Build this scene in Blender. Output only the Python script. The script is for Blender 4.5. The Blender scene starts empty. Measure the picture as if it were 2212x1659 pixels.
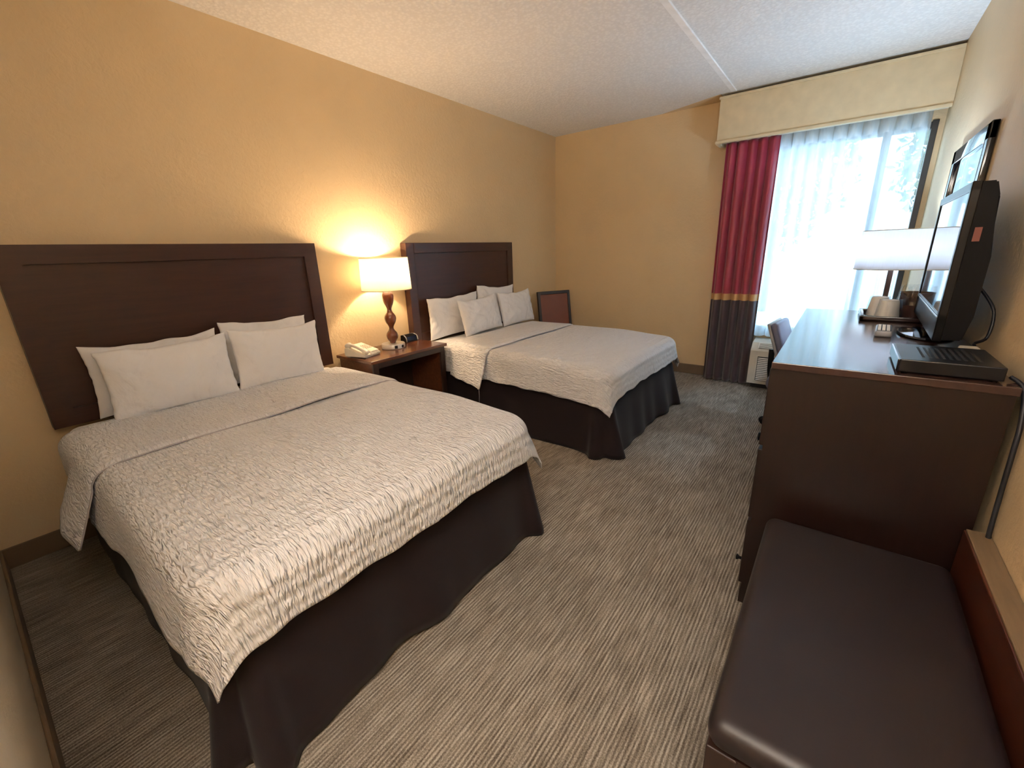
import bpy, bmesh, math, random
from mathutils import Vector, Matrix, noise
C = bpy.context.scene.collection
PI = math.pi
random.seed(7)

# ------------------------------------------------------------------ materials
def new_mat(name):
    m = bpy.data.materials.new(name); m.use_nodes = True
    nt = m.node_tree; b = nt.nodes['Principled BSDF']
    return m, nt, b
def setp(b, col=None, rough=None, **k):
    if col is not None: b.inputs['Base Color'].default_value = (*col, 1)
    if rough is not None: b.inputs['Roughness'].default_value = rough
    for a, v in k.items():
        b.inputs[a.replace('_', ' ')].default_value = v
def coords(nt, kind='Object', scale=(1, 1, 1)):
    tc = nt.nodes.new('ShaderNodeTexCoord'); mp = nt.nodes.new('ShaderNodeMapping')
    mp.inputs['Scale'].default_value = scale
    nt.links.new(tc.outputs[kind], mp.inputs['Vector'])
    return mp.outputs['Vector']
def tex_noise(nt, vec, scale, detail=4, rough=.5, dist=0):
    n = nt.nodes.new('ShaderNodeTexNoise'); n.inputs['Scale'].default_value = scale
    n.inputs['Detail'].default_value = detail; n.inputs['Roughness'].default_value = rough
    n.inputs['Distortion'].default_value = dist
    nt.links.new(vec, n.inputs['Vector']); return n.outputs['Fac']
def ramp(nt, fac, stops):
    r = nt.nodes.new('ShaderNodeValToRGB'); e = r.color_ramp.elements
    while len(e) < len(stops): e.new(.5)
    for i, (p, c) in enumerate(stops):
        e[i].position = p; e[i].color = (*c, 1)
    nt.links.new(fac, r.inputs['Fac']); return r.outputs['Color']
def bump(nt, b, h, strength, dist=.002, prev=None):
    n = nt.nodes.new('ShaderNodeBump'); n.inputs['Strength'].default_value = strength
    n.inputs['Distance'].default_value = dist
    nt.links.new(h, n.inputs['Height'])
    if prev is not None: nt.links.new(prev, n.inputs['Normal'])
    nt.links.new(n.outputs['Normal'], b.inputs['Normal']); return n.outputs['Normal']
def math_n(nt, op, a, bb):
    n = nt.nodes.new('ShaderNodeMath'); n.operation = op
    for i, v in enumerate((a, bb)):
        if isinstance(v, (int, float)): n.inputs[i].default_value = v
        else: nt.links.new(v, n.inputs[i])
    return n.outputs[0]

def plain(name, col, rough=.5, bump_s=0, bscale=80, **k):
    m, nt, b = new_mat(name); setp(b, col, rough, **k)
    v = coords(nt)
    n = tex_noise(nt, v, 12, 3)
    c0 = tuple(x * .93 for x in col); c1 = tuple(min(1, x * 1.05) for x in col)
    nt.links.new(ramp(nt, n, [(.3, c0), (.7, c1)]), b.inputs['Base Color'])
    if bump_s: bump(nt, b, tex_noise(nt, v, bscale, 4), bump_s)
    return m
def wall_mat(name, col):
    m, nt, b = new_mat(name); setp(b, col, .55, Specular_IOR_Level=.35)
    v = coords(nt)
    n = tex_noise(nt, v, 3, 4)
    nt.links.new(ramp(nt, n, [(.3, tuple(x * .97 for x in col)), (.7, tuple(x * 1.02 for x in col))]), b.inputs['Base Color'])
    p = bump(nt, b, tex_noise(nt, v, 45, 5, .6, .5), .5, .006)
    bump(nt, b, tex_noise(nt, v, 320, 2), .12, .002, p)
    return m
def _spec(m, v):
    m.node_tree.nodes['Principled BSDF'].inputs['Specular IOR Level'].default_value = v; return m
def wood(name, c0, c1, rough=.3, axis='y', coat=.0):
    m, nt, b = new_mat(name); setp(b, c0, rough, Coat_Weight=coat, Coat_Roughness=.12)
    sc = {'x': (1.2, 14, 14), 'y': (14, 1.2, 14), 'z': (14, 14, 1.2)}[axis]
    v = coords(nt, 'Object', sc)
    n = tex_noise(nt, v, 3.0, 7, .6, .6)
    nt.links.new(ramp(nt, n, [(.3, c0), (.72, c1)]), b.inputs['Base Color'])
    v2 = coords(nt, 'Object', tuple(s * 8 for s in sc))
    bump(nt, b, tex_noise(nt, v2, 3, 3), .05, .001)
    return m

M = {}
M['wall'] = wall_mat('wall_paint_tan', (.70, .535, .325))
M['wall_near'] = wall_mat('wall_paint_cream', (.72, .64, .50))
M['baseboard'] = plain('baseboard_vinyl_taupe', (.17, .115, .07), .5)
def ceiling_mat():
    m, nt, b = new_mat('popcorn_ceiling'); setp(b, (.86, .85, .84), .9)
    v = coords(nt)
    vo = nt.nodes.new('ShaderNodeTexVoronoi'); vo.inputs['Scale'].default_value = 48
    nt.links.new(v, vo.inputs['Vector'])
    h = math_n(nt, 'SUBTRACT', tex_noise(nt, v, 40, 5, .7, .8), math_n(nt, 'MULTIPLY', vo.outputs['Distance'], .8))
    nt.links.new(ramp(nt, h, [(.0, (.80, .79, .78)), (.35, (.88, .87, .86))]), b.inputs['Base Color'])
    bump(nt, b, h, .55, .010)
    return m
M['ceiling'] = ceiling_mat()
M['joint'] = plain('smooth_ceiling_tape', (.95, .95, .95), .8)
def carpet_mat():
    m, nt, b = new_mat('striped_loop_carpet'); setp(b, (.2, .17, .14), .95, Specular_IOR_Level=.1)
    v = coords(nt, 'Object', (1, .05, 1))
    fine = tex_noise(nt, v, 150, 2, .5)              # irregular thin lines running towards the window
    v3 = coords(nt, 'Object', (1, 1, 1))
    wv = nt.nodes.new('ShaderNodeTexWave'); wv.wave_type = 'BANDS'; wv.bands_direction = 'X'
    wv.inputs['Scale'].default_value = 26; wv.inputs['Distortion'].default_value = 2.2
    wv.inputs['Detail'].default_value = 3; wv.inputs['Detail Scale'].default_value = 2.0; wv.inputs['Detail Roughness'].default_value = .7
    nt.links.new(coords(nt, 'Object', (1, .25, 1)), wv.inputs['Vector'])
    loops = tex_noise(nt, v3, 230, 3, .7)
    patch = tex_noise(nt, coords(nt, 'Object', (1, .5, 1)), 9, 4, .6)
    f = math_n(nt, 'ADD', math_n(nt, 'MULTIPLY', fine, .34), math_n(nt, 'MULTIPLY', wv.outputs['Fac'], .13))
    f = math_n(nt, 'ADD', f, math_n(nt, 'MULTIPLY', loops, .42))
    f = math_n(nt, 'ADD', f, math_n(nt, 'MULTIPLY', patch, .16))
    # carpet tiles: every other half-metre square is a touch darker
    chk = nt.nodes.new('ShaderNodeTexChecker'); chk.inputs['Scale'].default_value = 2.2
    nt.links.new(v3, chk.inputs['Vector'])
    f = math_n(nt, 'ADD', f, math_n(nt, 'MULTIPLY', chk.outputs['Fac'], .012))
    nt.links.new(ramp(nt, f, [(.40, (.085, .068, .052)), (.53, (.21, .18, .145)), (.66, (.42, .375, .32))]), b.inputs['Base Color'])
    bump(nt, b, f, .8, .006)
    return m
M['carpet'] = carpet_mat()
M['wood_head'] = wood('espresso_headboard_wood', (.034, .0120, .0080), (.050, .018, .0115), .38, 'y')
M['wood_dresser'] = wood('espresso_case_wood', (.010, .0038, .0030), (.016, .0060, .0044), .36, 'z')
M['wood_top'] = wood('polished_espresso_top', (.040, .021, .017), (.06, .030, .024), .14, 'y', .0)
_spec(M['wood_top'], .5)
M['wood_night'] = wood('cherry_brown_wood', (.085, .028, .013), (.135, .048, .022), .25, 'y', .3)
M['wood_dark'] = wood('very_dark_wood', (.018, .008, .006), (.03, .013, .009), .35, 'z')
M['wood_rail'] = wood('reddish_bench_wood', (.045, .011, .005), (.075, .019, .008), .35, 'y')
M['wood_tan'] = wood('warm_lit_rail_top', (.13, .085, .045), (.19, .125, .07), .5, 'y')  # lighter tan of the rail's top stands for warm light falling on it
M['wood_turned'] = wood('turned_lamp_wood', (.10, .024, .008), (.17, .045, .018), .18, 'z', .6)
M['leather'] = plain('espresso_vinyl_leather', (.014, .0085, .0095), .42, .08, 260)
M['leather_brown'] = plain('rust_brown_leather', (.16, .040, .012), .4, .1, 200)
M['bedskirt'] = plain('dark_plum_skirt', (.0125, .0068, .0080), .75, .25, 400, Specular_IOR_Level=.2, Sheen_Weight=.07)
M['sheet'] = plain('smooth_white_cotton', (.75, .75, .77), .8, .15, 40)
def coverlet_mat():
    m, nt, b = new_mat('white_seersucker_coverlet'); setp(b, (.75, .755, .79), .8, Sheen_Weight=.1)
    v = coords(nt, 'UV', (24, 100, 1))
    n = tex_noise(nt, v, 1.0, 1.5, .5, .9)
    v2 = coords(nt, 'UV', (9, 2.2, 1))
    rows = tex_noise(nt, v2, 2.2, 2)
    wv = nt.nodes.new('ShaderNodeTexWave'); wv.wave_type = 'BANDS'; wv.bands_direction = 'X'
    wv.inputs['Scale'].default_value = 7.5; wv.inputs['Distortion'].default_value = .6
    nt.links.new(coords(nt, 'UV'), wv.inputs['Vector'])
    h = math_n(nt, 'MULTIPLY', n, math_n(nt, 'ADD', math_n(nt, 'MULTIPLY', wv.outputs['Fac'], .35), .7))
    p = bump(nt, b, h, 1.0, .025)
    bump(nt, b, tex_noise(nt, coords(nt, 'UV', (5, 5, 1)), 2, 3), .35, .02, p)
    return m
M['coverlet'] = coverlet_mat()
M['piping'] = plain('grey_lilac_seam', (.42, .40, .43), .8)
def pillow_mat():
    m, nt, b = new_mat('white_pillowcase'); setp(b, (.76, .76, .78), .75, Sheen_Weight=.1)
    v = coords(nt)
    bump(nt, b, tex_noise(nt, v, 6, 4, .45, 1.2), .6, .03)
    return m
M['pillow'] = pillow_mat()
M['white_plastic'] = plain('white_plastic', (.75, .70, .62), .35)
M['offwhite_plastic'] = plain('offwhite_plastic', (.58, .53, .44), .45)
M['dark_slot'] = plain('dark_recess', (.012, .011, .012), .6)
M['black_plastic'] = plain('black_plastic', (.007, .007, .009), .3, Specular_IOR_Level=.35)
M['black_matte'] = plain('black_matte_plastic', (.004, .0037, .0045), .5, Specular_IOR_Level=.15)
M['gloss_black'] = plain('gloss_black', (.006, .006, .008), .06, Coat_Weight=.6)
M['grey_plastic'] = plain('grey_plastic', (.30, .30, .31), .35)
M['chrome'] = plain('brushed_metal', (.6, .6, .62), .25, Metallic=1.0)
M['lamp_base'] = plain('satin_nickel_base', (.62, .60, .57), .35, Metallic=.3)
M['blue_grey_vinyl'] = plain('blue_grey_chair_vinyl', (.13, .14, .22), .42)
M['ceramic'] = plain('white_paper_cup', (.86, .84, .80), .6)
M['icebucket'] = plain('dark_brown_vinyl_bucket', (.045, .018, .014), .45)
M['tray'] = plain('dark_tray', (.035, .022, .022), .2)
M['valance'] = plain('beige_valance_fabric', (.66, .545, .35), .7, .1, 300)
M['burgundy'] = plain('burgundy_satin', (.33, .027, .062), .32, .05, 300, Sheen_Weight=.3)
M['gold_band'] = plain('gold_satin_band', (.62, .38, .17), .4)
M['plum'] = plain('plum_brown_satin', (.062, .036, .045), .42, .05, 300, Sheen_Weight=.3)
M['bronze_frame'] = plain('bronze_window_frame', (.035, .032, .030), .45)
M['sill'] = plain('white_window_sill', (.72, .72, .70), .5)
M['leaf'] = plain('green_leaves', (.05, .13, .05), .6)
M['bark'] = plain('grey_bark', (.12, .09, .07), .9)
M['grass'] = plain('lawn_grass', (.16, .30, .10), .9)
M['pavement'] = plain('pale_concrete', (.56, .60, .64), .9)
M['sticker'] = plain('faded_red_label', (.20, .055, .04), .5)
M['clock_face'] = plain('dark_blue_clock_display', (.012, .014, .035), .12)
M['cable'] = plain('black_cable', (.008, .008, .012), .5)
M['bulb'] = None
def glass_mat(name, tint=(1, 1, 1), a=.06):
    m = bpy.data.materials.new(name); m.use_nodes = True; nt = m.node_tree; nt.nodes.clear()
    o = nt.nodes.new('ShaderNodeOutputMaterial'); mx = nt.nodes.new('ShaderNodeMixShader')
    t = nt.nodes.new('ShaderNodeBsdfTransparent'); g = nt.nodes.new('ShaderNodeBsdfGlossy')
    t.inputs['Color'].default_value = (*tint, 1); g.inputs['Roughness'].default_value = .03
    mx.inputs['Fac'].default_value = a
    nt.links.new(t.outputs[0], mx.inputs[1]); nt.links.new(g.outputs[0], mx.inputs[2]); nt.links.new(mx.outputs[0], o.inputs[0])
    return m
M['glass'] = glass_mat('window_glass', (.93, .97, .97))
M['liner'] = glass_mat('clear_plastic_liner', (.93, .95, .97), .10)
def cloth_trans(name, col, transp, transl, grazing=False):
    m = bpy.data.materials.new(name); m.use_nodes = True; nt = m.node_tree; nt.nodes.clear()
    o = nt.nodes.new('ShaderNodeOutputMaterial')
    d = nt.nodes.new('ShaderNodeBsdfDiffuse'); t = nt.nodes.new('ShaderNodeBsdfTranslucent'); tr = nt.nodes.new('ShaderNodeBsdfTransparent')
    v = coords(nt, 'Object', (90, 90, 4)); f = tex_noise(nt, v, 3, 2)
    c = ramp(nt, f, [(.3, tuple(x * .95 for x in col)), (.7, col)])
    nt.links.new(c, d.inputs['Color']); nt.links.new(c, t.inputs['Color'])
    m1 = nt.nodes.new('ShaderNodeMixShader'); m1.inputs['Fac'].default_value = transl
    m2 = nt.nodes.new('ShaderNodeMixShader'); m2.inputs['Fac'].default_value = transp
    if grazing:   # threads overlap when seen along the cloth, so folds turn denser
        lw = nt.nodes.new('ShaderNodeLayerWeight'); lw.inputs['Blend'].default_value = .5
        k = math_n(nt, 'POWER', lw.outputs['Facing'], 1.0)
        k = math_n(nt, 'MULTIPLY', math_n(nt, 'SUBTRACT', 1.0, k), transp)
        nt.links.new(k, m2.inputs['Fac'])
    nt.links.new(d.outputs[0], m1.inputs[1]); nt.links.new(t.outputs[0], m1.inputs[2])
    nt.links.new(m1.outputs[0], m2.inputs[1]); nt.links.new(tr.outputs[0], m2.inputs[2]); nt.links.new(m2.outputs[0], o.inputs[0])
    return m
M['sheer'] = cloth_trans('white_sheer_voile', (.90, .95, .98), .44, .72, True)
M['shade'] = cloth_trans('cream_lampshade_linen', (.97, .94, .87), .0, .75)
M['shade2'] = cloth_trans('white_lampshade_linen', (.80, .82, .86), .0, .42)
M['shade_trim'] = plain('shade_rim_binding', (.55, .45, .30), .7)
def mirror_mat():
    m, nt, b = new_mat('mirror_glass'); setp(b, (.86, .90, .92), .02, Metallic=1.0); return m
M['mirror'] = mirror_mat()
def screen_mat():
    m, nt, b = new_mat('glossy_tv_screen'); setp(b, (.012, .013, .018), .05, Coat_Weight=1.0, Coat_Roughness=.03, Specular_IOR_Level=1.0); return m
M['screen'] = screen_mat()

# ------------------------------------------------------------------ mesh helpers
def link(o, parent=None):
    C.objects.link(o)
    if parent is not None: o.parent = parent
    return o
def obj(name, bm, mat, parent=None, smooth=False, auto=None):
    me = bpy.data.meshes.new(name)
    bmesh.ops.recalc_face_normals(bm, faces=bm.faces)
    bm.to_mesh(me); bm.free()
    for m in (mat if isinstance(mat, (list, tuple)) else [mat]): me.materials.append(m)
    if smooth:
        for p in me.polygons: p.use_smooth = True
    o = bpy.data.objects.new(name, me); link(o, parent)
    if auto is not None:
        for p in me.polygons: p.use_smooth = True
        me.set_sharp_from_angle(angle=math.radians(auto))
    return o
def thing(name, label, cat, loc=(0, 0, 0), rz=0, group=None):
    o = bpy.data.objects.new(name, None); C.objects.link(o)
    o.empty_display_size = .1
    o.location = loc; o.rotation_euler = (0, 0, rz)
    o['label'] = label; o['category'] = cat
    if group: o['group'] = group
    return o
def tag(o, label, cat, group=None):
    o['label'] = label; o['category'] = cat
    if group: o['group'] = group
    return o
def struct(o):
    o['kind'] = 'structure'; return o
def bx(bm, x0, x1, y0, y1, z0, z1, bev=0, seg=2, mi=0, mat=None):
    b2 = bmesh.new()
    bmesh.ops.create_cube(b2, size=1)
    for v in b2.verts:
        v.co = Vector(((x0 + x1) / 2 + v.co.x * (x1 - x0), (y0 + y1) / 2 + v.co.y * (y1 - y0), (z0 + z1) / 2 + v.co.z * (z1 - z0)))
    if bev: bmesh.ops.bevel(b2, geom=b2.edges[:], offset=bev, segments=seg, profile=.5, affect='EDGES')
    if mat is not None: bmesh.ops.transform(b2, matrix=mat, verts=b2.verts)
    for f in b2.faces: f.material_index = mi
    tmp = bpy.data.meshes.new('t'); b2.to_mesh(tmp); b2.free(); bm.from_mesh(tmp); bpy.data.meshes.remove(tmp)
    return bm
def box(*a, **k): return bx(bmesh.new(), *a, **k)
def lathe(prof, n=40, bm=None, cx=0, cy=0, sx=1, sy=1):
    bm = bm or bmesh.new(); rings = []
    for r, z in prof:
        if r < 1e-6: rings.append([bm.verts.new((cx, cy, z))])
        else: rings.append([bm.verts.new((cx + sx * r * math.cos(2 * PI * i / n), cy + sy * r * math.sin(2 * PI * i / n), z)) for i in range(n)])
    for a, b in zip(rings, rings[1:]):
        for i in range(n):
            j = (i + 1) % n
            if len(a) == 1 and len(b) == 1: continue
            if len(a) == 1: bm.faces.new((a[0], b[i], b[j]))
            elif len(b) == 1: bm.faces.new((a[i], b[0], a[j]))
            else: bm.faces.new((a[i], b[i], b[j], a[j]))
    return bm
def tube(pts, r, n=10, bm=None, cap=True):
    bm = bm or bmesh.new(); pts = [Vector(p) for p in pts]; rings = []
    up = Vector((0, 0, 1))
    for i, p in enumerate(pts):
        t = (pts[min(i + 1, len(pts) - 1)] - pts[max(i - 1, 0)]).normalized()
        a = t.cross(up)
        if a.length < 1e-3: a = t.cross(Vector((1, 0, 0)))
        a.normalize(); b = t.cross(a)
        rr = r[i] if isinstance(r, (list, tuple)) else r
        rings.append([bm.verts.new(p + rr * (a * math.cos(2 * PI * k / n) + b * math.sin(2 * PI * k / n))) for k in range(n)])
    for a, b in zip(rings, rings[1:]):
        for k in range(n): bm.faces.new((a[k], a[(k + 1) % n], b[(k + 1) % n], b[k]))
    if cap: bm.faces.new(rings[0]); bm.faces.new(rings[-1])
    return bm
def smooth_path(pts, k=6):
    pts = [Vector(p) for p in pts]; out = []
    for i in range(len(pts) - 1):
        p0 = pts[max(i - 1, 0)]; p1 = pts[i]; p2 = pts[i + 1]; p3 = pts[min(i + 2, len(pts) - 1)]
        for j in range(k):
            t = j / k
            out.append(.5 * ((2 * p1) + (p2 - p0) * t + (2 * p0 - 5 * p1 + 4 * p2 - p3) * t * t + (3 * p1 - p0 - 3 * p2 + p3) * t ** 3))
    out.append(pts[-1]); return out
def prism(prof, y0, y1, bm=None, axis='y'):
    """extrude an (x,z) profile along y (or a (y,z) profile along x)"""
    bm = bm or bmesh.new()
    P = (lambda a, z, t: (a, t, z)) if axis == 'y' else (lambda a, z, t: (t, a, z))
    A = [bm.verts.new(P(a, z, y0)) for a, z in prof]; B = [bm.verts.new(P(a, z, y1)) for a, z in prof]
    n = len(prof)
    for i in range(n): bm.faces.new((A[i], A[(i + 1) % n], B[(i + 1) % n], B[i]))
    bm.faces.new(A); bm.faces.new(B[::-1]); return bm
def grid(nu, nv, f, uvf=None, bm=None):
    bm = bm or bmesh.new(); vs = [[bm.verts.new(f(i / nu, j / nv)) for j in range(nv + 1)] for i in range(nu + 1)]
    uvl = bm.loops.layers.uv.verify() if uvf else None
    for i in range(nu):
        for j in range(nv):
            fa = bm.faces.new((vs[i][j], vs[i + 1][j], vs[i + 1][j + 1], vs[i][j + 1]))
            if uvf:
                for l, (a, b) in zip(fa.loops, ((i, j), (i + 1, j), (i + 1, j + 1), (i, j + 1))):
                    l[uvl].uv = uvf(a / nu, b / nv)
    return bm
def solid(o, t, off=-1):
    m = o.modifiers.new('thickness', 'SOLIDIFY'); m.thickness = t; m.offset = off; return o
def subd(o, n=1):
    m = o.modifiers.new('smooth', 'SUBSURF'); m.levels = n; m.render_levels = n; return o
def nz(x, y, z=0): return noise.noise(Vector((x, y, z)))

# ------------------------------------------------------------------ room
XR, YF, ZC, YN = 3.237, 4.634, 2.52, -.128
struct(obj('floor', box(-.15, XR + .15, -3.2, YF + .15, -.12, 0), M['carpet']))
struct(obj('ceiling', box(-.15, XR + .15, -3.2, YF + .15, ZC, ZC + .12), M['ceiling']))
struct(obj('wall_left', box(-.15, 0, YN - .12, YF + .15, 0, ZC), M['wall']))
struct(obj('wall_right', box(XR, XR + .15, -3.2, YF + .15, 0, ZC), M['wall']))
WX0, WX1, WZ0, WZ1 = 1.95, 3.205, .50, 2.10
bm = bmesh.new()
bx(bm, 0, WX0, YF, YF + .15, 0, ZC); bx(bm, WX1, XR, YF, YF + .15, 0, ZC)
bx(bm, WX0, WX1, YF, YF + .15, 0, WZ0); bx(bm, WX0, WX1, YF, YF + .15, WZ1, ZC)
struct(obj('wall_far', bm, M['wall']))
bm = box(0, 2.0, YN - .12, YN, 0, ZC, bev=.012)
struct(obj('wall_near', bm, M['wall_near']))
struct(obj('wall_entry', box(1.9, 2.0, -3.2, YN - .12, 0, ZC), M['wall_near']))
struct(obj('wall_back', box(1.9, XR, -3.3, -3.2, 0, ZC), M['wall_near']))
# baseboards
def bb(name, prof_box): struct(obj(name, box(*prof_box, bev=.004), M['baseboard']))
bb('baseboard_left', (0, .012, YN, YF, 0, .10))
bb('baseboard_far', (.012, XR - .012, YF - .012, YF, 0, .10))
bb('baseboard_right', (XR - .012, XR, -3.2, YF, 0, .10))
bb('baseboard_near', (.012, 2.0, YN, YN + .012, 0, .10))
# ceiling seam with its smooth tape, and a thin tan wedge in the wall colour beside the valance
bm = prism([(1.842, ZC), (1.846, ZC - .004), (1.868, ZC - .007), (1.886, ZC - .010), (1.888, ZC)], -3.2, 4.40)
struct(obj('trim_1', bm, M['joint']))
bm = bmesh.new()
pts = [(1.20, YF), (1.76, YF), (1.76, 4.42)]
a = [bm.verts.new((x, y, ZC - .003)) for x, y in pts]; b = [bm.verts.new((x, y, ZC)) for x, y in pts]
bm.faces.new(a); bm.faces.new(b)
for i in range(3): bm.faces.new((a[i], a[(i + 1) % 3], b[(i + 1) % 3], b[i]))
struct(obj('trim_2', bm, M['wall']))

# window in the far wall
win = struct(bpy.data.objects.new('window_1', None)); C.objects.link(win); win.location = (0, 0, 0)
bm = bmesh.new(); fy0, fy1 = YF - .008, YF + .06
bx(bm, WX0, WX0 + .04, fy0, fy1, WZ0, WZ1, .003)
bx(bm, WX1 - .036, WX1, fy0 - .004, fy1, WZ0, WZ1 + .01, .003)
bx(bm, WX0, WX1, fy0, fy1, WZ1 - .045, WZ1, .003); bx(bm, WX0, WX1, fy0, fy1, WZ0, WZ0 + .05, .003)
bx(bm, 2.905, 2.955, fy0, fy1, WZ0, WZ1, .003)
obj('window_frame', bm, M['bronze_frame'], win)
bm = bmesh.new(); bx(bm, WX0 + .04, 2.905, YF + .03, YF + .036, WZ0 + .05, WZ1 - .045)
obj('pane', bm, M['glass'], win)
bm = bmesh.new(); bx(bm, 2.955, WX1 - .036, YF + .03, YF + .036, WZ0 + .05, WZ1 - .045)
obj('pane', bm, M['glass'], win)
obj('window_sill', box(WX0 - .02, WX1, YF - .03, YF, WZ0 - .03, WZ0, .004), M['sill'], win)

# ------------------------------------------------------------------ outside
def leaves(n, cx, cy, cz, rx, ry, rz, seed, size=.11):
    r = random.Random(seed); bm = bmesh.new()
    blobs = [(cx + r.uniform(-.6, .6) * rx, cy + r.uniform(-.6, .6) * ry, cz + r.uniform(-.6, .6) * rz, r.uniform(.3, .5)) for _ in range(14)]
    for _ in range(n):
        bxx, byy, bzz, s = r.choice(blobs)
        d = Vector((r.gauss(0, 1), r.gauss(0, 1), r.gauss(0, 1))).normalized() * (r.random() ** .4)
        p = Vector((bxx + d.x * rx * s, byy + d.y * ry * s, bzz + d.z * rz * s))
        a = Vector((r.gauss(0, 1), r.gauss(0, 1), r.gauss(0, 1))).normalized(); b = a.cross(Vector((r.gauss(0, 1), r.gauss(0, 1), r.gauss(0, 1)))).normalized()
        s2 = size * r.uniform(.6, 1.3)
        bm.faces.new([bm.verts.new(p + a * s2), bm.verts.new(p + b * s2 * .45), bm.verts.new(p - a * s2), bm.verts.new(p - b * s2 * .45)])
    return bm
def tree(x, y, h, r, seed, label):
    t = thing('leafy_tree', label, 'tree', (x, y, -.4))
    lv = h * .36
    obj('trunk', tube(smooth_path([(0, 0, 0), (.05, .02, h * .25), (-.04, 0, h * .5), (.06, 0, h * .8)]), .13, 10), M['bark'], t, True)
    obj('foliage', leaves(7500, 0, 0, h * .64, r, r, h * .40, seed), M['leaf'], t)
tree(1.2, 13.0, 6.4, 2.0, 3, 'green leafy tree outside behind the left side of the sheer curtain')
tree(5.2, 12.0, 5.8, 1.9, 5, 'green leafy tree outside behind the right side of the sheer curtain')
struct(obj('trim_3', box(-12, 20, YF + .16, 30, -.5, -.4), M['pavement']))

# ------------------------------------------------------------------ beds
def smoothstep(x): x = max(0, min(1, x)); return x * x * (3 - 2 * x)
def drape(uF, hw, zt, r, p=2.9, flare=.18, wob=.009, seed=0, lift=0, cflare=.22, rc=.085):
    """cloth over a box with rounded plan corners: (u, v) on the flat cloth -> point"""
    ui, vi = uF - rc, hw - rc
    def f(u, v):
        a = max(0, u - ui); b = max(0, abs(v) - vi); s = 1 if v > 0 else -1
        hp = (a ** p + b ** p) ** (1 / p) if a + b > 0 else 0
        h = math.hypot(a, b)
        top = zt + .012 * nz(min(u, uF) * 2.2 + seed, max(-hw, min(hw, v)) * 2.2) - .020 * smoothstep((min(u, uF) - uF + .5) / .5)
        if hp <= rc:
            k = hp / h if h > 1e-9 else 1
            return Vector((min(u, ui) + a * k, s * (min(abs(v), vi) + b * k), top + lift))
        nx, ny = a / h, b / h
        d = hp - rc; q = r * PI / 2
        if d < q: off = r * math.sin(d / r); dz = r * (1 - math.cos(d / r))
        else: off = r + flare * (d - q); dz = r + (d - q) * .985
        k = min(a, b) / max(a, b)
        off += cflare * k * max(0, d - q)
        along = u if b > a else v
        off += wob * max(0, d - q) / .2 * (math.sin(along * 8.5 + seed * 2 + s) + 1.4 * nz(along * 5, seed, s)) + lift
        return Vector((min(u, ui) + nx * (rc + off), s * (min(abs(v), vi) + ny * (rc + off)), top + lift * .3 - dz))
    return f
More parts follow.
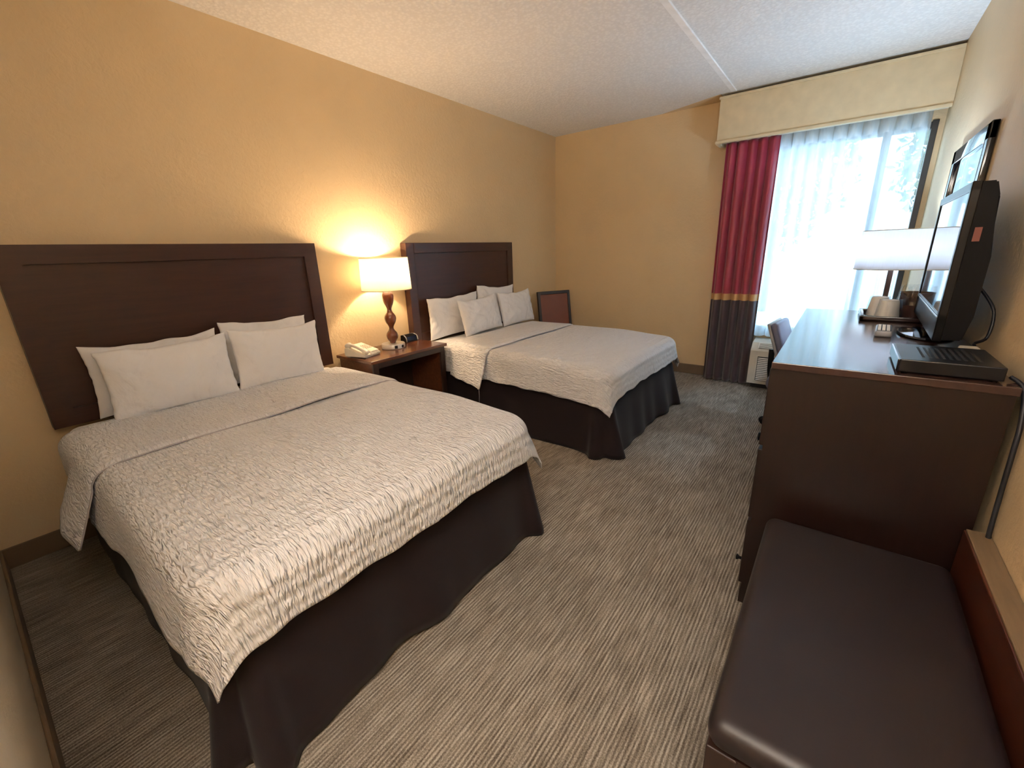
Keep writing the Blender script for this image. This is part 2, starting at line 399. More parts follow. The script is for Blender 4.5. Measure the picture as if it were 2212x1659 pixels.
def make_bed(name, label, y0, seed, hw, head_near_drop):
    t = thing(name, label, 'bed', (0, y0, 0))
    # frame / box spring and mattress
    obj('box_spring', box(.085, 1.70, -hw + .02, hw - .02, .16, .40, .03), M['sheet'], t, auto=40)
    for sx in (.14, 1.60):
        for sy in (-1, 1): obj('leg', box(sx, sx + .05, sy * (hw - .12) - .025, sy * (hw - .12) + .025, 0, .16), M['black_matte'], t)
    mo = obj('mattress', box(  .078, 1.735, -hw + .012, hw - .012, .40, .568, .045, 4), M['sheet'], t, auto=50)
    for v in mo.data.vertices:
        if v.co.z > .5: v.co.z += .028 * (1 - smoothstep((v.co.x - .3) / 1.2))
    # bed skirt: fabric hanging round three sides
    sk0, sk1 = .10, 1.752; hw_s = hw - .008
    path = []; n1 = 150; L = sk1 - sk0
    rc = .05
    def pth(s):
        # returns point, normal, corner factor ; s in metres along the outline
        A = L - rc; arc = rc * PI / 2; Fw = 2 * (hw_s - rc)
        if s < A: return Vector((sk0 + s, -hw_s, 0)), Vector((0, -1, 0)), max(0, 1 - (A - s) / .18)
        s -= A
        if s < arc:
            th = s / rc; return Vector((sk1 - rc + rc * math.sin(th), -hw_s + rc - rc * math.cos(th), 0)), Vector((math.sin(th), -math.cos(th), 0)), 1.0
        s -= arc
        if s < Fw: return Vector((sk1, -hw_s + rc + s, 0)), Vector((1, 0, 0)), max(0, 1 - min(s, Fw - s) / .18)
        s -= Fw
        if s < arc:
            th = s / rc; return Vector((sk1 - rc + rc * math.cos(th), hw_s - rc + rc * math.sin(th), 0)), Vector((math.cos(th), math.sin(th), 0)), 1.0
        s -= arc
        return Vector((sk1 - rc - s, hw_s, 0)), Vector((0, 1, 0)), max(0, 1 - s / .18)
    TOT = 2 * (L - rc) + rc * PI + 2 * (hw_s - rc)
    def fsk(a, b):
        s = a * TOT; P, N, c = pth(s); dn = b
        fold = math.sin(s * 17 + seed + 2.2 * nz(s * 2.1, seed)) * .35 + 1.5 * nz(s * 5.5, seed * 3.1, .3)
        off = (.012 + .055 * max(0, N.x)) * dn + (.009 + .018 * max(0, N.x)) * fold * dn ** 1.2 + .034 * c * c * dn ** 1.3
        # a box pleat that opens at each foot corner
        pleat = 0
        for sc in (L - rc + rc * PI / 4, L + rc * PI / 2 + 2 * (hw_s - rc) - rc + rc * PI / 4):
            dd = (s - sc); pleat += -.055 * math.exp(-(dd / .018) ** 2) * (.3 + .7 * dn)
            pleat += .034 * math.exp(-((abs(dd) - .05) / .03) ** 2) * dn
        z = .43 - dn * (.425 - .012 * math.sin(s * 3.1 + seed) * (1 - c))
        q = P + N * (off + pleat)
        return Vector((q.x, q.y, max(.004, z)))
    so = obj('bed_skirt', grid(420, 14, fsk), M['bedskirt'], t, True); solid(so, .003, 1)
    # coverlet
    uS, uE, dr = .62, 1.797, .165
    r = .072; uF = uE - r + .012; hw2 = hw - r + .012
    f = drape(uF, hw2, .602, r, seed=seed, flare=.16)
    W = hw2 + .262
    nu, nv = 120, 150
    uend = uF + r * .57 + dr
    def fc(a, b):
        u = uS + (uend - uS) * a; v = -W + 2 * W * b
        # hem scallops
        k = smoothstep((abs(v) - hw2) / .25)
        return f(u + .010 * nz(v * 9, 3) * smoothstep((a - .8) / .2), v + (1 if v > 0 else -1) * k * .016 * nz(u * 8, seed + 5))
    def uvc(a, b): return (uS + (uend - uS) * a, -W + 2 * W * b)
    co = obj('coverlet', grid(nu, nv, fc, uvc), M['coverlet'], t, True); solid(co, .005, 1)
    # turned-down top end of the coverlet, lying over it like a broad band
    uA, uB = (.24 if head_near_drop else .33), .80
    f2 = drape(5, hw2 + .004, .607, r, flare=.40, wob=.016, seed=seed + 4, lift=.010)
    W2 = hw2 + .285
    def fb(a, b):
        v = -W2 + 2 * W2 * b
        down = max(0, abs(v) - hw2)
        u = uA + (uB - uA) * a - .03 * math.sin((b) * PI * 2) * 0 + .018 * nz(v * 1.7, seed + 9)
        u += .10 * down * (1 if a < .5 else 0) * 0
        sgn = 1 if v > 0 else -1
        vv = v + sgn * smoothstep(down / .28) * (.03 * (a - .5) * 2 + .012 * nz(u * 10, seed))
        P = f2(u, vv)
        # soft rounded edges at both ends
        e = min(a, 1 - a)
        if e < .02: P.z -= .006
        if down > .02 and head_near_drop and v < 0:
            P.x -= .12 * (1 - a) * (down / .3)
        if P.x < .47: P.y = max(-.692, min(.742, P.y))     # tucked clear of the nightstand
        return P
    def uvb(a, b): return (uA + (uB - uA) * a, -W2 + 2 * W2 * b)
    bo = obj('folded_edge', grid(60, 150, fb, uvb), M['coverlet'], t, True); solid(bo, .007, 1)
    # piping along the folded edge
    pp = [fb(1.0, j / 90) + Vector((.003, 0, .003)) for j in range(91)]
    obj('piping', tube(pp, .0032, 6), M['piping'], t, True)
    if not head_near_drop:
        P = fb(1.0, 0.0)
        obj('loose_thread', tube([P, P + Vector((.004, -.004, -.05)), P + Vector((0, -.006, -.12))], .0018, 5), M['piping'], t, True)
    return t
B1Y, B2Y = .845, 3.005
make_bed('double_bed', 'near double bed with white textured coverlet and dark skirt, at the left foreground', B1Y, 1, .665, True)
make_bed('double_bed', 'far double bed with white textured coverlet between the nightstand and the window wall', B2Y, 6, .665, False)

def headboard(y0, y1, label, bev):
    t = thing('headboard', label, 'headboard', (0, (y0 + y1) / 2, .595))
    w = (y1 - y0) / 2; h = .80
    obj('panel', box(.004, .052, -w + .08, w - .08, .03, h - .075), M['wood_head'], t)
    bm = bmesh.new()
    fr = .080
    # mitred frame with an inner step and a slightly sloping face
    for (ya, yb, za, zb) in ((-w, -w + fr, 0, h), (w - fr, w, 0, h), (-w + fr, w - fr, h - fr, h), (-w + fr, w - fr, 0, fr)):
        bx(bm, .004, .070, ya, yb, za, zb, bev)
    obj('frame', bm, M['wood_head'], t)
    return t
headboard(.166, 1.545, 'near dark wood headboard behind the foreground bed, broad and plain', 0)
headboard(2.285, 3.668, 'far dark wood headboard with framed panel beside the glowing table lamp', .004)

def pillow_mesh(w, h, th, seed, pinch=.055):
    n = 34; bm = bmesh.new()
    def P(a, b, side):
        u, v = a * 2 - 1, b * 2 - 1
        # denser towards the rim
        u = math.sin(u * PI / 2); v = math.sin(v * PI / 2)
        e = max(0, (1 - u ** 2)) * max(0, (1 - v ** 2))
        t = th * e ** .38
        y = w / 2 * u * (1 - pinch * (1 - v * v)); z = h / 2 * v * (1 - pinch * 1.3 * (1 - u * u))
        corner = abs(u * v) ** 2
        rad = .016 * math.sin(18 * math.atan2(v, u) + seed * 1.7) * (u * u + v * v) * .5 * (1 - corner)
        wr = .010 * nz(u * 3 + seed, v * 3, side) + .006 * nz(u * 9, v * 5 + seed, side)
        x = side * (t + (wr + rad * .5) * min(1, e * 5))
        sag = -.012 * (1 - u * u) * (v > 0) * v
        return Vector((x, y + .004 * nz(v * 6, seed) * abs(u), z + sag + .012 * nz(u * 2.5, seed) * (v > 0) * v))
    for side in (1, -1):
        vs = [[bm.verts.new(P(i / n, j / n, side)) for j in range(n + 1)] for i in range(n + 1)]
        for i in range(n):
            for j in range(n): bm.faces.new((vs[i][j], vs[i + 1][j], vs[i + 1][j + 1], vs[i][j + 1]))
    bmesh.ops.remove_doubles(bm, verts=bm.verts, dist=.0012)
    return bm
def pillow(label, y, w, h, th, xb, xt, zb, roll, seed, group):
    o = obj('pillow', pillow_mesh(w, h, th, seed), M['pillow'], None, True)
    lean = math.atan2(xt - xb, h)
    o.location = ((xb + xt) / 2, y, zb + .010 + h / 2 * math.cos(lean))
    o.rotation_euler = (roll, lean, 0)
    return tag(o, label, 'pillow', group)
g1 = 'pillows on the near bed'; g2 = 'pillows on the far bed'
pillow('white pillow behind, left of the pair against the near headboard', .590, .55, .345, .038, .120, .122, .598, 0.00, 1, g1)
pillow('white pillow behind, right of the pair against the near headboard', 1.120, .49, .365, .038, .120, .122, .602, -.04, 2, g1)
pillow('wide white pillow in front on the near bed, left one of two', .605, .530, .335, .055, .272, .235, .599, 0.0, 3, g1)
pillow('white pillow in front on the near bed, right one nearest the nightstand', 1.122, .495, .335, .057, .272, .235, .599, -.03, 4, g1)
pillow('white pillow behind on the far bed, next to the table lamp', 2.72, .62, .355, .038, .120, .118, .598, .02, 5, g2)
pillow('white pillow behind on the far bed, highest in the corner by the headboard edge', 3.30, .56, .38, .038, .120, .118, .612, -.07, 6, g2)
pillow('white pillow in front on the far bed, left one near the lamp', 2.935, .52, .325, .056, .278, .205, .600, .04, 7, g2)
pillow('white pillow in front on the far bed, right one nearest the far wall', 3.48, .52, .33, .056, .278, .205, .600, .0, 8, g2)

# ------------------------------------------------------------------ nightstand and what stands on it
NZ = .638
t = thing('nightstand', 'reddish brown wooden nightstand with open front between the two beds', 'nightstand', (0, 1.955, 0))
obj('top', box(.018, .432, -.352, .342, NZ - .022, NZ, .003), M['wood_night'], t)
bm = bmesh.new(); bx(bm, .02, .40, -.328, -.305, .06, NZ - .022)
obj('side_panel', bm, M['wood_night'], t)
bm = bmesh.new(); bx(bm, .02, .40, .297, .320, .06, NZ - .022)
obj('side_panel', bm, M['wood_night'], t)
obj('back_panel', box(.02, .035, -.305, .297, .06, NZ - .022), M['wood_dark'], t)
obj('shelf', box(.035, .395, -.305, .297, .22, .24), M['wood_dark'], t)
bm = bmesh.new()
bx(bm, .40, .418, -.332, -.290, 0, NZ - .022, .002); bx(bm, .40, .418, .282, .324, 0, NZ - .022, .002)
bx(bm, .40, .418, -.290, .282, NZ - .062, NZ - .022, .002); bx(bm, .40, .418, -.290, .282, .06, .11, .002)
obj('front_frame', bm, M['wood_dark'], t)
for sy in (-.332, .294):
    obj('leg', box(.02, .05, sy, sy + .03, 0, .06), M['wood_dark'], t)

def table_lamp(label, loc, shade, wood_m, s=1.0, outlets=True, rz=0, shh=.222, grow=0):
    t = thing('table_lamp', label, 'lamp', loc, rz)
    obj('base', lathe([(0, 0), (.082, 0), (.086, .004), (.086, .032), (.083, .036), (.02, .037), (0, .037)], 48), M['lamp_base'], t, auto=40)
    if outlets:
        # power socket and round port on the front of the base
        for ang, kind in ((-.42, 's'), (.22, 'r')):
            d = Matrix.Rotation(ang, 4, 'Z')
            if kind == 's': bm = box(.080, .0875, -.011, .011, .007, .029, .001, mat=d)
            else:
                bm = lathe([(0, 0), (.010, 0), (.010, .009), (0, .009)], 20)
                bmesh.ops.transform(bm, matrix=d @ Matrix.Translation((.0795, 0, .018)) @ Matrix.Rotation(PI / 2, 4, 'Y'), verts=bm.verts)
            obj('socket', bm, M['dark_slot'], t)
    pr = [(0, .036), (.018, .036), (.021, .045)]
    knots = [(.045, .021), (.062, .033), (.088, .0425), (.112, .038), (.135, .022), (.152, .0165), (.170, .022), (.195, .036), (.222, .0425), (.245, .037), (.268, .022), (.287, .0165), (.305, .021), (.335, .034), (.368, .0405), (.395, .040), (.415, .030), (.42, 0)]
    sp = smooth_path([(r, 0, z) for z, r in knots[:-1]], 4)
    if outlets: obj('stem', lathe(pr + [(p.x, p.z) for p in sp] + [(0, .416)], 32), wood_m, t, True)
    else: obj('stem', box(-.013, .013, -.013, .013, .034, .42, .002), wood_m, t)
    z0, z1, rb, rt = .43, .43 + shh, .176 + grow, .168 + grow * .5
    bm = bmesh.new(); tube([(0, 0, .41), (0, 0, .49)], .008, 10, bm); 
    obj('bulb_holder', bm, M['chrome'], t)
    bulb = obj('bulb', lathe([(0, .485), (.013, .488), (.014, .505), (.028, .53), (.030, .548), (.022, .568), (0, .576)], 20), M['bulb_l1' if outlets else 'bulb_l2'], t, True)
    sh = obj('lamp_shade', lathe([(rb, z0), (rt, z1)], 64), shade, t, True); solid(sh, .0015)
    for rr, zz in ((rb, z0), (rt, z1)):
        bm = tube([(rr * math.cos(a * PI / 24), rr * math.sin(a * PI / 24), zz) for a in range(49)], .0022, 6, None, False)
        obj('shade_rim', bm, M['shade_trim'], sh, True)
    bm = bmesh.new()
    for k in range(3):
        a = k * 2 * PI / 3; tube([(0, 0, z1 - .03), (rt * .97 * math.cos(a), rt * .97 * math.sin(a), z1 - .005)], .0018, 5, bm)
    tube([(0, 0, .576), (0, 0, z1 - .01)], .003, 6, bm)
    obj('shade_spider', bm, M['chrome'], t)
    return t
def emi(name, col, s):
    m = bpy.data.materials.new(name); m.use_nodes = True; nt = m.node_tree; nt.nodes.clear()
    o = nt.nodes.new('ShaderNodeOutputMaterial'); e = nt.nodes.new('ShaderNodeEmission')
    e.inputs['Color'].default_value = (*col, 1); e.inputs['Strength'].default_value = s
    nt.links.new(e.outputs[0], o.inputs[0]); return m
M['bulb_l1'] = emi('warm_bulb', (1, .62, .25), 25); M['bulb_l2'] = emi('white_bulb', (1, .88, .74), 25)
L1 = (.190, 1.975, NZ)
table_lamp('lit table lamp with wavy turned wooden stem and cream shade on the nightstand', L1, M['shade'], M['wood_turned'])

t = thing('telephone', 'white desk telephone with handset on the nightstand beside the lamp', 'telephone', (.205, 1.695, NZ), .25)
obj('body', prism([(-.085, .006), (.085, .006), (.088, .018), (.03, .034), (-.05, .062), (-.085, .060), (-.09, .02)], -.075, .085), M['white_plastic'], t)
bm = bmesh.new(); bx(bm, -.075, .08, .0, .078, .0, .010, .002, mat=Matrix.Translation((0, 0, .046)) @ Matrix.Rotation(.27, 4, 'Y'))
obj('keypad', bm, M['white_plastic'], t)
hs = smooth_path([(-.085, -.048, .066), (-.06, -.048, .080), (0, -.048, .070), (.06, -.048, .044), (.085, -.048, .031)], 5)
obj('handset', tube(hs, [.019 if (i < 6 or i > len(hs) - 7) else .012 for i in range(len(hs))], 12), M['white_plastic'], t, True)
bm = bmesh.new(); bx(bm, -.08, -.05, -.07, -.03, 0, .02); bx(bm, .05, .08, -.06, .07, 0, .008)
obj('foot', bm, M['white_plastic'], t)
cp = [(.085 + .012 * math.cos(i * .9), -.02 + i * .0022, .016 + .010 * math.sin(i * .9)) for i in range(40)]
obj('coiled_cord', tube(cp, .003, 6), M['white_plastic'], t, True)
bm = bmesh.new()
for r in range(3):
    for c in range(3): bx(bm, -.03 + c * .022, -.014 + c * .022, .012 + r * .02, .026 + r * .02, .010, .013, mat=Matrix.Translation((0, 0, .046)) @ Matrix.Rotation(.27, 4, 'Y'))
obj('keys', bm, M['offwhite_plastic'], t)

t = thing('alarm_clock', 'small black alarm clock on the nightstand beside the far headboard', 'clock', (.100, 2.200, NZ), .10)
obj('body', prism([(-.035, .0), (.035, .0), (.030, .045), (.0, .058), (-.03, .055)], -.058, .058), M['black_matte'], t)
obj('display', box(.033, .036, -.045, .045, .008, .040, mat=Matrix.Rotation(-.11, 4, 'Y')), M['clock_face'], t)
for s in (-1, 1):
    obj('side_band', tube(smooth_path([(.038, s * .061, .006), (.033, s * .061, .036), (.012, s * .056, .052), (-.02, s * .045, .054)]), .0045, 8), M['grey_plastic'], t, True)

# ------------------------------------------------------------------ corner chair
t = thing('side_chair', 'dark wood chair with rust brown padded back in the far corner behind the bed', 'chair', (.43, 4.12, 0), -.52)
rake = Matrix.Translation((-.20, 0, .44)) @ Matrix.Rotation(-.17, 4, 'Y')
bm = bmesh.new()
for (a, b, c, d) in ((-.205, -.175, 0, .425), (.175, .205, 0, .425), (-.175, .175, .39, .425), (-.175, .175, 0, .035)):
    bx(bm, -.018, .018, a, b, c, d, .003, mat=rake)
obj('back_frame', bm, M['wood_dark'], t)
obj('back_pad', box(-.012, .014, -.175, .175, .035, .39, .004, mat=rake), M['leather_brown'], t)
obj('seat', box(-.20, .20, -.20, .20, .40, .46, .02, 3), M['leather_brown'], t, auto=40)
bm = bmesh.new(); bx(bm, -.20, .19, -.195, .195, .34, .40)
obj('seat_frame', bm, M['wood_dark'], t)
for sx in (-.20, .16):
    for sy in (-.195, .16): obj('leg', box(sx, sx + .035, sy, sy + .035, 0, .34), M['wood_dark'], t)

# ------------------------------------------------------------------ curtains, valance, air conditioner
t = thing('window_valance', 'beige fabric covered box valance above the window, up to the right wall', 'valance', (0, 0, 2.14))
VY0 = 4.425; vx0 = 1.765
bm = bmesh.new()
bx(bm, vx0, XR - .001, VY0, VY0 + .02, .018, .340)
bx(bm, vx0, vx0 + .02, VY0 + .02, YF - .001, .018, .340); bx(bm, vx0 + .02, XR - .001, VY0 + .02, YF - .001, .32, .340)
obj('box', bm, M['valance'], t)
bm = bmesh.new()
bx(bm, vx0 - .010, XR - .001, VY0 - .012, VY0 + .02, .338, .358, .004); bx(bm, vx0 - .01, vx0 + .02, VY0 + .02, YF - .001, .338, .358)
obj('top_moulding', bm, M['valance'], t)
bm = bmesh.new()
bx(bm, vx0 - .012, XR - .001, VY0 - .014, VY0 + .02, .0, .022, .005); bx(bm, vx0 - .012, vx0 + .02, VY0 + .02, YF - .001, .0, .020)
obj('bottom_moulding', bm, M['valance'], t)

def curtain_mesh(x0, x1, z0, z1, yc, amp, folds, seed, nz_=60, nx=220, spread=.0, bands=None):
    def f(a, b):
        z = z1 + (z0 - z1) * b
        x = x0 + (x1 - x0) * a + spread * b * (a - .5)
        ph = a * folds * 2 * PI + .5 * nz(a * 3, seed) * 2
        k = amp * (.55 + .45 * b) * (1 + .35 * nz(a * 7, seed + 2))
        y = yc + k * math.sin(ph + .25 * math.sin(b * 2 + a * 5)) + .006 * nz(a * 20, b * 4, seed)
        return Vector((x + .25 * k * math.cos(ph * 1.0), y, z))
    return grid(nx, nz_, f)
t = thing('blackout_curtain', 'burgundy pleated curtain with gold band and dark plum bottom beside the window', 'curtain', (0, 0, 0))
bm = curtain_mesh(1.825, 2.245, .012, 2.15, 4.50, .034, 5.4, 4)
for f in bm.faces:
    z = f.calc_center_median().z
    f.material_index = 0 if z > .86 else (1 if z > .80 else 2)
# snap the band edges so that the colour changes along straight seams
for v in bm.verts:
    for zz in (.86, .80):
        if abs(v.co.z - zz) < .018: v.co.z = zz
o = obj('panel', bm, [M['burgundy'], M['gold_band'], M['plum']], t, True); solid(o, .002)
obj('curtain_rail', box(1.80, XR - .01, 4.49, 4.51, 2.15, 2.17), M['white_plastic'], t)
t = thing('sheer_curtain', 'white translucent pleated sheer curtain covering the window', 'curtain', (0, 0, 0))
obj('panel', curtain_mesh(2.20, 3.165, .475, 2.17, 4.572, .040, 10.5, 11, 24, 420), M['sheer'], t, True)
obj('hem', curtain_mesh(2.20, 3.165, .475, .53, 4.569, .040, 10.5, 11, 3, 420), M['sheer'], t, True)
obj('header_tape', curtain_mesh(2.20, 3.165, 2.06, 2.17, 4.569, .040, 10.5, 11, 3, 420), M['sheer'], t, True)

t = thing('air_conditioner', 'off-white wall air conditioner with louvred grille below the window', 'air conditioner', (2.245, 4.40, 0))
Wd = .97
body = [(0.0, .05), (0.0, .36), (.012, .375), (.07, .425), (.225, .445), (.225, .05)]
obj('cover', prism(body, 0, Wd, axis='x'), M['offwhite_plastic'], t)
bm = bmesh.new(); bx(bm, .05, Wd - .04, -.006, .004, .075, .315, .003)
obj('front_panel', bm, M['offwhite_plastic'], t)
bm = bmesh.new()
for k in range(13):
    z = .088 + k * .0168; bx(bm, .07, Wd - .06, -.012, -.004, z, z + .011, .002, 1)
obj('front_grille', bm, M['white_plastic'], t)
bm = bmesh.new(); bx(bm, .066, Wd - .056, -.0075, -.005, .084, .310)
obj('grille_shadow_gap', bm, M['dark_slot'], t)
rot = Matrix.Translation((0, .012, .375)) @ Matrix.Rotation(math.atan2(.05, .058), 4, 'X')
bm = bmesh.new(); bx(bm, .06, .62, .008, .068, .001, .004, mat=rot)
obj('outlet_opening', bm, M['dark_slot'], t)
bm = bmesh.new()
for k in range(6): bx(bm, .06, .62, .010 + k * .0105, .0145 + k * .0105, .003, .008, mat=rot)
bx(bm, .30, .31, .008, .068, .003, .0085, mat=rot); bx(bm, .056, .062, .004, .072, .002, .010, mat=rot)
bx(bm, .618, .624, .004, .072, .002, .010, mat=rot)
obj('outlet_louvres', bm, M['white_plastic'], t)
obj('control_lid', box(.66, .93, .008, .068, .001, .006, .001, mat=rot), M['white_plastic'], t)
obj('sleeve_base', box(.03, Wd - .03, .05, .225, 0, .05), M['dark_slot'], t)

# ------------------------------------------------------------------ dresser, desk, office chair
DX0, DX1, DY0, DY1, DZ = 2.690, 3.216, 1.540, 2.945, .941
t = thing('dresser', 'tall dark espresso dresser with glossy top along the right wall', 'dresser', (DX0, DY0, 0))
w, l = DX1 - DX0, DY1 - DY0
obj('top', box(-.006, w, -.004, l + .004, DZ - .022, DZ, .002), M['wood_top'], t)
obj('body', box(.004, w - .004, 0, l, .055, DZ - .022), M['wood_dresser'], t)
bm = bmesh.new(); bx(bm, .0, .05, .0, .06, 0, .055); bx(bm, .0, .05, l - .06, l, 0, .055); bx(bm, w - .06, w - .01, .0, .06, 0, .055); bx(bm, w - .06, w - .01, l - .06, l, 0, .055)
bx(bm, .012, w - .012, .01, l - .01, .0, .055)
obj('plinth', bm, M['wood_dresser'], t)
for c in range(2):
    for r in range(3):
        y0 = .015 + c * l / 2; z0 = .075 + r * .285
        d = obj('drawer', box(-.010, .006, y0, y0 + l / 2 - .03, z0, z0 + .27, .003), M['wood_dresser'], t)
        k = lathe([(0, 0), (.006, 0), (.006, .012), (.011, .018), (.011, .022), (0, .024)], 14)
        bmesh.ops.transform(k, matrix=Matrix.Translation((-.010, y0 + .05 if c == 0 else y0 + l / 2 - .08, z0 + .07 if r == 0 else z0 + .14)) @ Matrix.Rotation(-PI / 2, 4, 'Y'), verts=k.verts)
        if r == 0 and c == 0: obj('knob', k, M['black_matte'], d, True)
        else: k.free()

t = thing('writing_desk', 'dark wooden writing desk behind the dresser, below window level', 'desk', (2.70, 2.96, 0))
obj('top', box(0, .51, 0, 1.32, .675, .70, .003), M['wood_top'], t)
for sx in (.02, .44):
    for sy in (.02, 1.25): obj('leg', box(sx, sx + .05, sy, sy + .05, 0, .675, .002), M['wood_dresser'], t)
bm = bmesh.new(); bx(bm, .45, .47, .07, 1.25, .45, .675)
obj('modesty_panel', bm, M['wood_dresser'], t)

t = thing('office_chair', 'blue grey swivel office chair on casters tucked behind the dresser', 'chair', (2.755, 3.36, 0), 0)
for k in range(5):
    a = math.radians(222 + 72 * k); ca, sa = math.cos(a), math.sin(a)
    lg = obj('leg', tube([(0.03 * ca, .03 * sa, .125), (.14 * ca, .14 * sa, .115), (.265 * ca, .265 * sa, .075), (.272 * ca, .272 * sa, .05)], [.024, .021, .017, .012], 8), M['grey_plastic'], t, True)
    cm = Matrix.Translation((.285 * ca, .285 * sa, .028)) @ Matrix.Rotation(a + .9, 4, 'Z') @ Matrix.Rotation(PI / 2, 4, 'X')
    bm = bmesh.new()
    for off in (-.022, .006):
        q = lathe([(0, 0), (.022, 0), (.028, .004), (.028, .012), (.022, .016), (0, .016)], 20)
        bmesh.ops.transform(q, matrix=cm @ Matrix.Translation((0, 0, off)), verts=q.verts)
        tm = bpy.data.meshes.new('t'); q.to_mesh(tm); q.free(); bm.from_mesh(tm); bpy.data.meshes.remove(tm)
    obj('caster', bm, M['black_matte'], lg, auto=40)
obj('column', lathe([(0, .10), (.035, .10), (.035, .15), (.022, .155), (.022, .27), (.015, .272), (.015, .36), (0, .36)], 20), M['black_matte'], t, auto=40)
obj('tilt_mechanism', box(-.09, .09, -.06, .06, .35, .375, .01), M['black_matte'], t)
bm = box(-.235, .22, -.225, .225, .375, .455, .034, 4)
obj('seat', bm, M['blue_grey_vinyl'], t, auto=50)
rk = Matrix.Rotation(-.10, 4, 'Z') @ Matrix.Translation((-.130, .03, .475)) @ Matrix.Rotation(-.34, 4, 'Y')
obj('backrest', box(-.018, .028, -.15, .17, .06, .335, .018, 4, mat=rk), M['blue_grey_vinyl'], t, auto=50)
obj('back_shell', box(-.034, -.016, -.155, .175, .05, .342, .007, 3, mat=rk), M['grey_plastic'], t, auto=50)
obj('back_support', tube(smooth_path([(-.05, 0, .37), (-.20, 0, .37), (-.235, 0, .43), (-.245, 0, .60)]), .018, 8), M['black_matte'], t, True)

L2 = (3.050, 3.52, .700)
table_lamp('lit lamp with white shade and dark stem on the desk in front of the window', L2, M['shade2'], M['wood_dark'], outlets=False, shh=.222, grow=.006)

# things on the dresser
t = thing('television', 'flat black television with glossy screen standing on the dresser, seen from its edge', 'television', (3.113, 2.285, DZ), -.03)
hw = .385
obj('screen', box(-.0145, -.0125, -hw + .028, hw - .028, .125, .488), M['screen'], t)
bm = bmesh.new()
bx(bm, -.018, .004, -hw, -hw + .028, .040, .514, .003); bx(bm, -.018, .004, hw - .028, hw, .040, .514, .003)
bx(bm, -.018, .004, -hw, hw, .486, .514, .003); bx(bm, -.018, .004, -hw, hw, .040, .125, .003)
obj('bezel', bm, M['black_plastic'], t)
obj('bezel_line', box(-.0195, -.0165, -hw + .01, hw - .01, .112, .118, .001), M['chrome'], t)
bk = [(-.012, .042), (-.012, .512), (.034, .512), (.046, .47), (.052, .38), (.062, .30), (.062, .12), (.05, .045)]
bm = prism(bk, -hw + .004, hw - .004)
bmesh.ops.bevel(bm, geom=bm.edges[:], offset=.004, segments=2, affect='EDGES')
obj('housing', bm, M['black_matte'], t, auto=35)
obj('label_sticker', box(.012, .028, -hw + .0030, -hw + .0045, .345, .385), M['sticker'], t)
obj('stand_neck', box(-.01, .03, -.05, .05, .010, .050, .006), M['gloss_black'], t)
bm = lathe([(0, 0), (.155, 0), (.165, .004), (.160, .010), (.08, .016), (0, .018)], 48, sx=.52)
obj('stand_base', bm, M['gloss_black'], t, auto=40)

t = thing('cable_box', 'flat black cable box on the near end of the dresser top', 'set-top box', (2.985, 1.568, DZ))
obj('body', box(0, .205, 0, .245, .004, .040, .003), M['black_plastic'], t)
obj('front_panel', box(-.004, .001, .004, .241, .006, .038, .001), M['gloss_black'], t)
bm = bmesh.new()
for k in range(9): bx(bm, .05 + k * .014, .056 + k * .014, .05, .20, .0395, .0405)
obj('top_vents', bm, M['dark_slot'], t)
for px, py in ((.015, .02), (.19, .02), (.015, .225), (.19, .225)):
    obj('foot', lathe([(0, 0), (.008, 0), (.008, .005), (0, .005)], 10, cx=px, cy=py), M['black_matte'], t)

t = thing('remote_control', 'silver grey television remote lying on the dresser beside the cable box', 'remote', (2.985, 2.235, DZ), -.06)
obj('body', box(-.026, .026, -.09, .09, .0, .024, .008, 3), M['grey_plastic'], t, auto=50)
bm = bmesh.new()
for r in range(8):
    for c in range(3): bx(bm, -.019 + c * .0135, -.009 + c * .0135, -.078 + r * .019, -.066 + r * .019, .0235, .0265, .001, 1)
obj('buttons', bm, M['white_plastic'], t)
obj('keypad_panel', box(-.021, .022, -.082, .075, .0232, .0245), M['dark_slot'], t)

t = thing('serving_tray', 'dark tray with raised rim at the far end of the dresser', 'tray', (3.055, 2.72, DZ))
bm = box(-.125, .125, -.13, .13, 0, .005, .002)
for (a, b, c, d) in ((-.14, -.123, -.145, .145), (.123, .14, -.145, .145), (-.14, .14, -.145, -.128), (-.14, .14, .128, .145)):
    bx(bm, a, b, c, d, .003, .022, .004, 2)
obj('tray_body', bm, M['tray'], t, auto=40)
def cup(label, x, y, s):
    t = thing('upturned_cup', label, 'cup', (x, y, DZ + .005), 0, 'upturned cups on the tray')
    obj('cup_body', lathe([(.043, 0), (.044, .003), (.033, .078 * s), (.030, .084 * s), (.026, .082 * s), (0, .081 * s)], 32), M['ceramic'], t, True)
    n = 20
    def f(a, b):
        th = a * 2 * PI; r = (.048 - .010 * b) * (1 + .07 * math.sin(9 * th + 3) + .04 * nz(th * 3, b * 4, x)); z = .004 + .083 * b * s
        return Vector((r * math.cos(th), r * math.sin(th), z + .004 * nz(th * 2, 1)))
    obj('plastic_wrap', grid(48, 6, f), M['liner'], t, True)
cup('upturned white wrapped cup at the front of the dark tray', 3.018, 2.672, 1.0)
cup('upturned white wrapped cup behind the other one on the tray', 2.985, 2.768, 1.05)
t = thing('ice_bucket', 'dark brown ice bucket with clear plastic liner on the tray', 'ice bucket', (3.118, 2.745, DZ + .005))
obj('bucket', lathe([(0, 0), (.060, 0), (.062, .004), (.068, .115), (.064, .115), (.058, .01), (0, .01)], 36), M['icebucket'], t, auto=40)
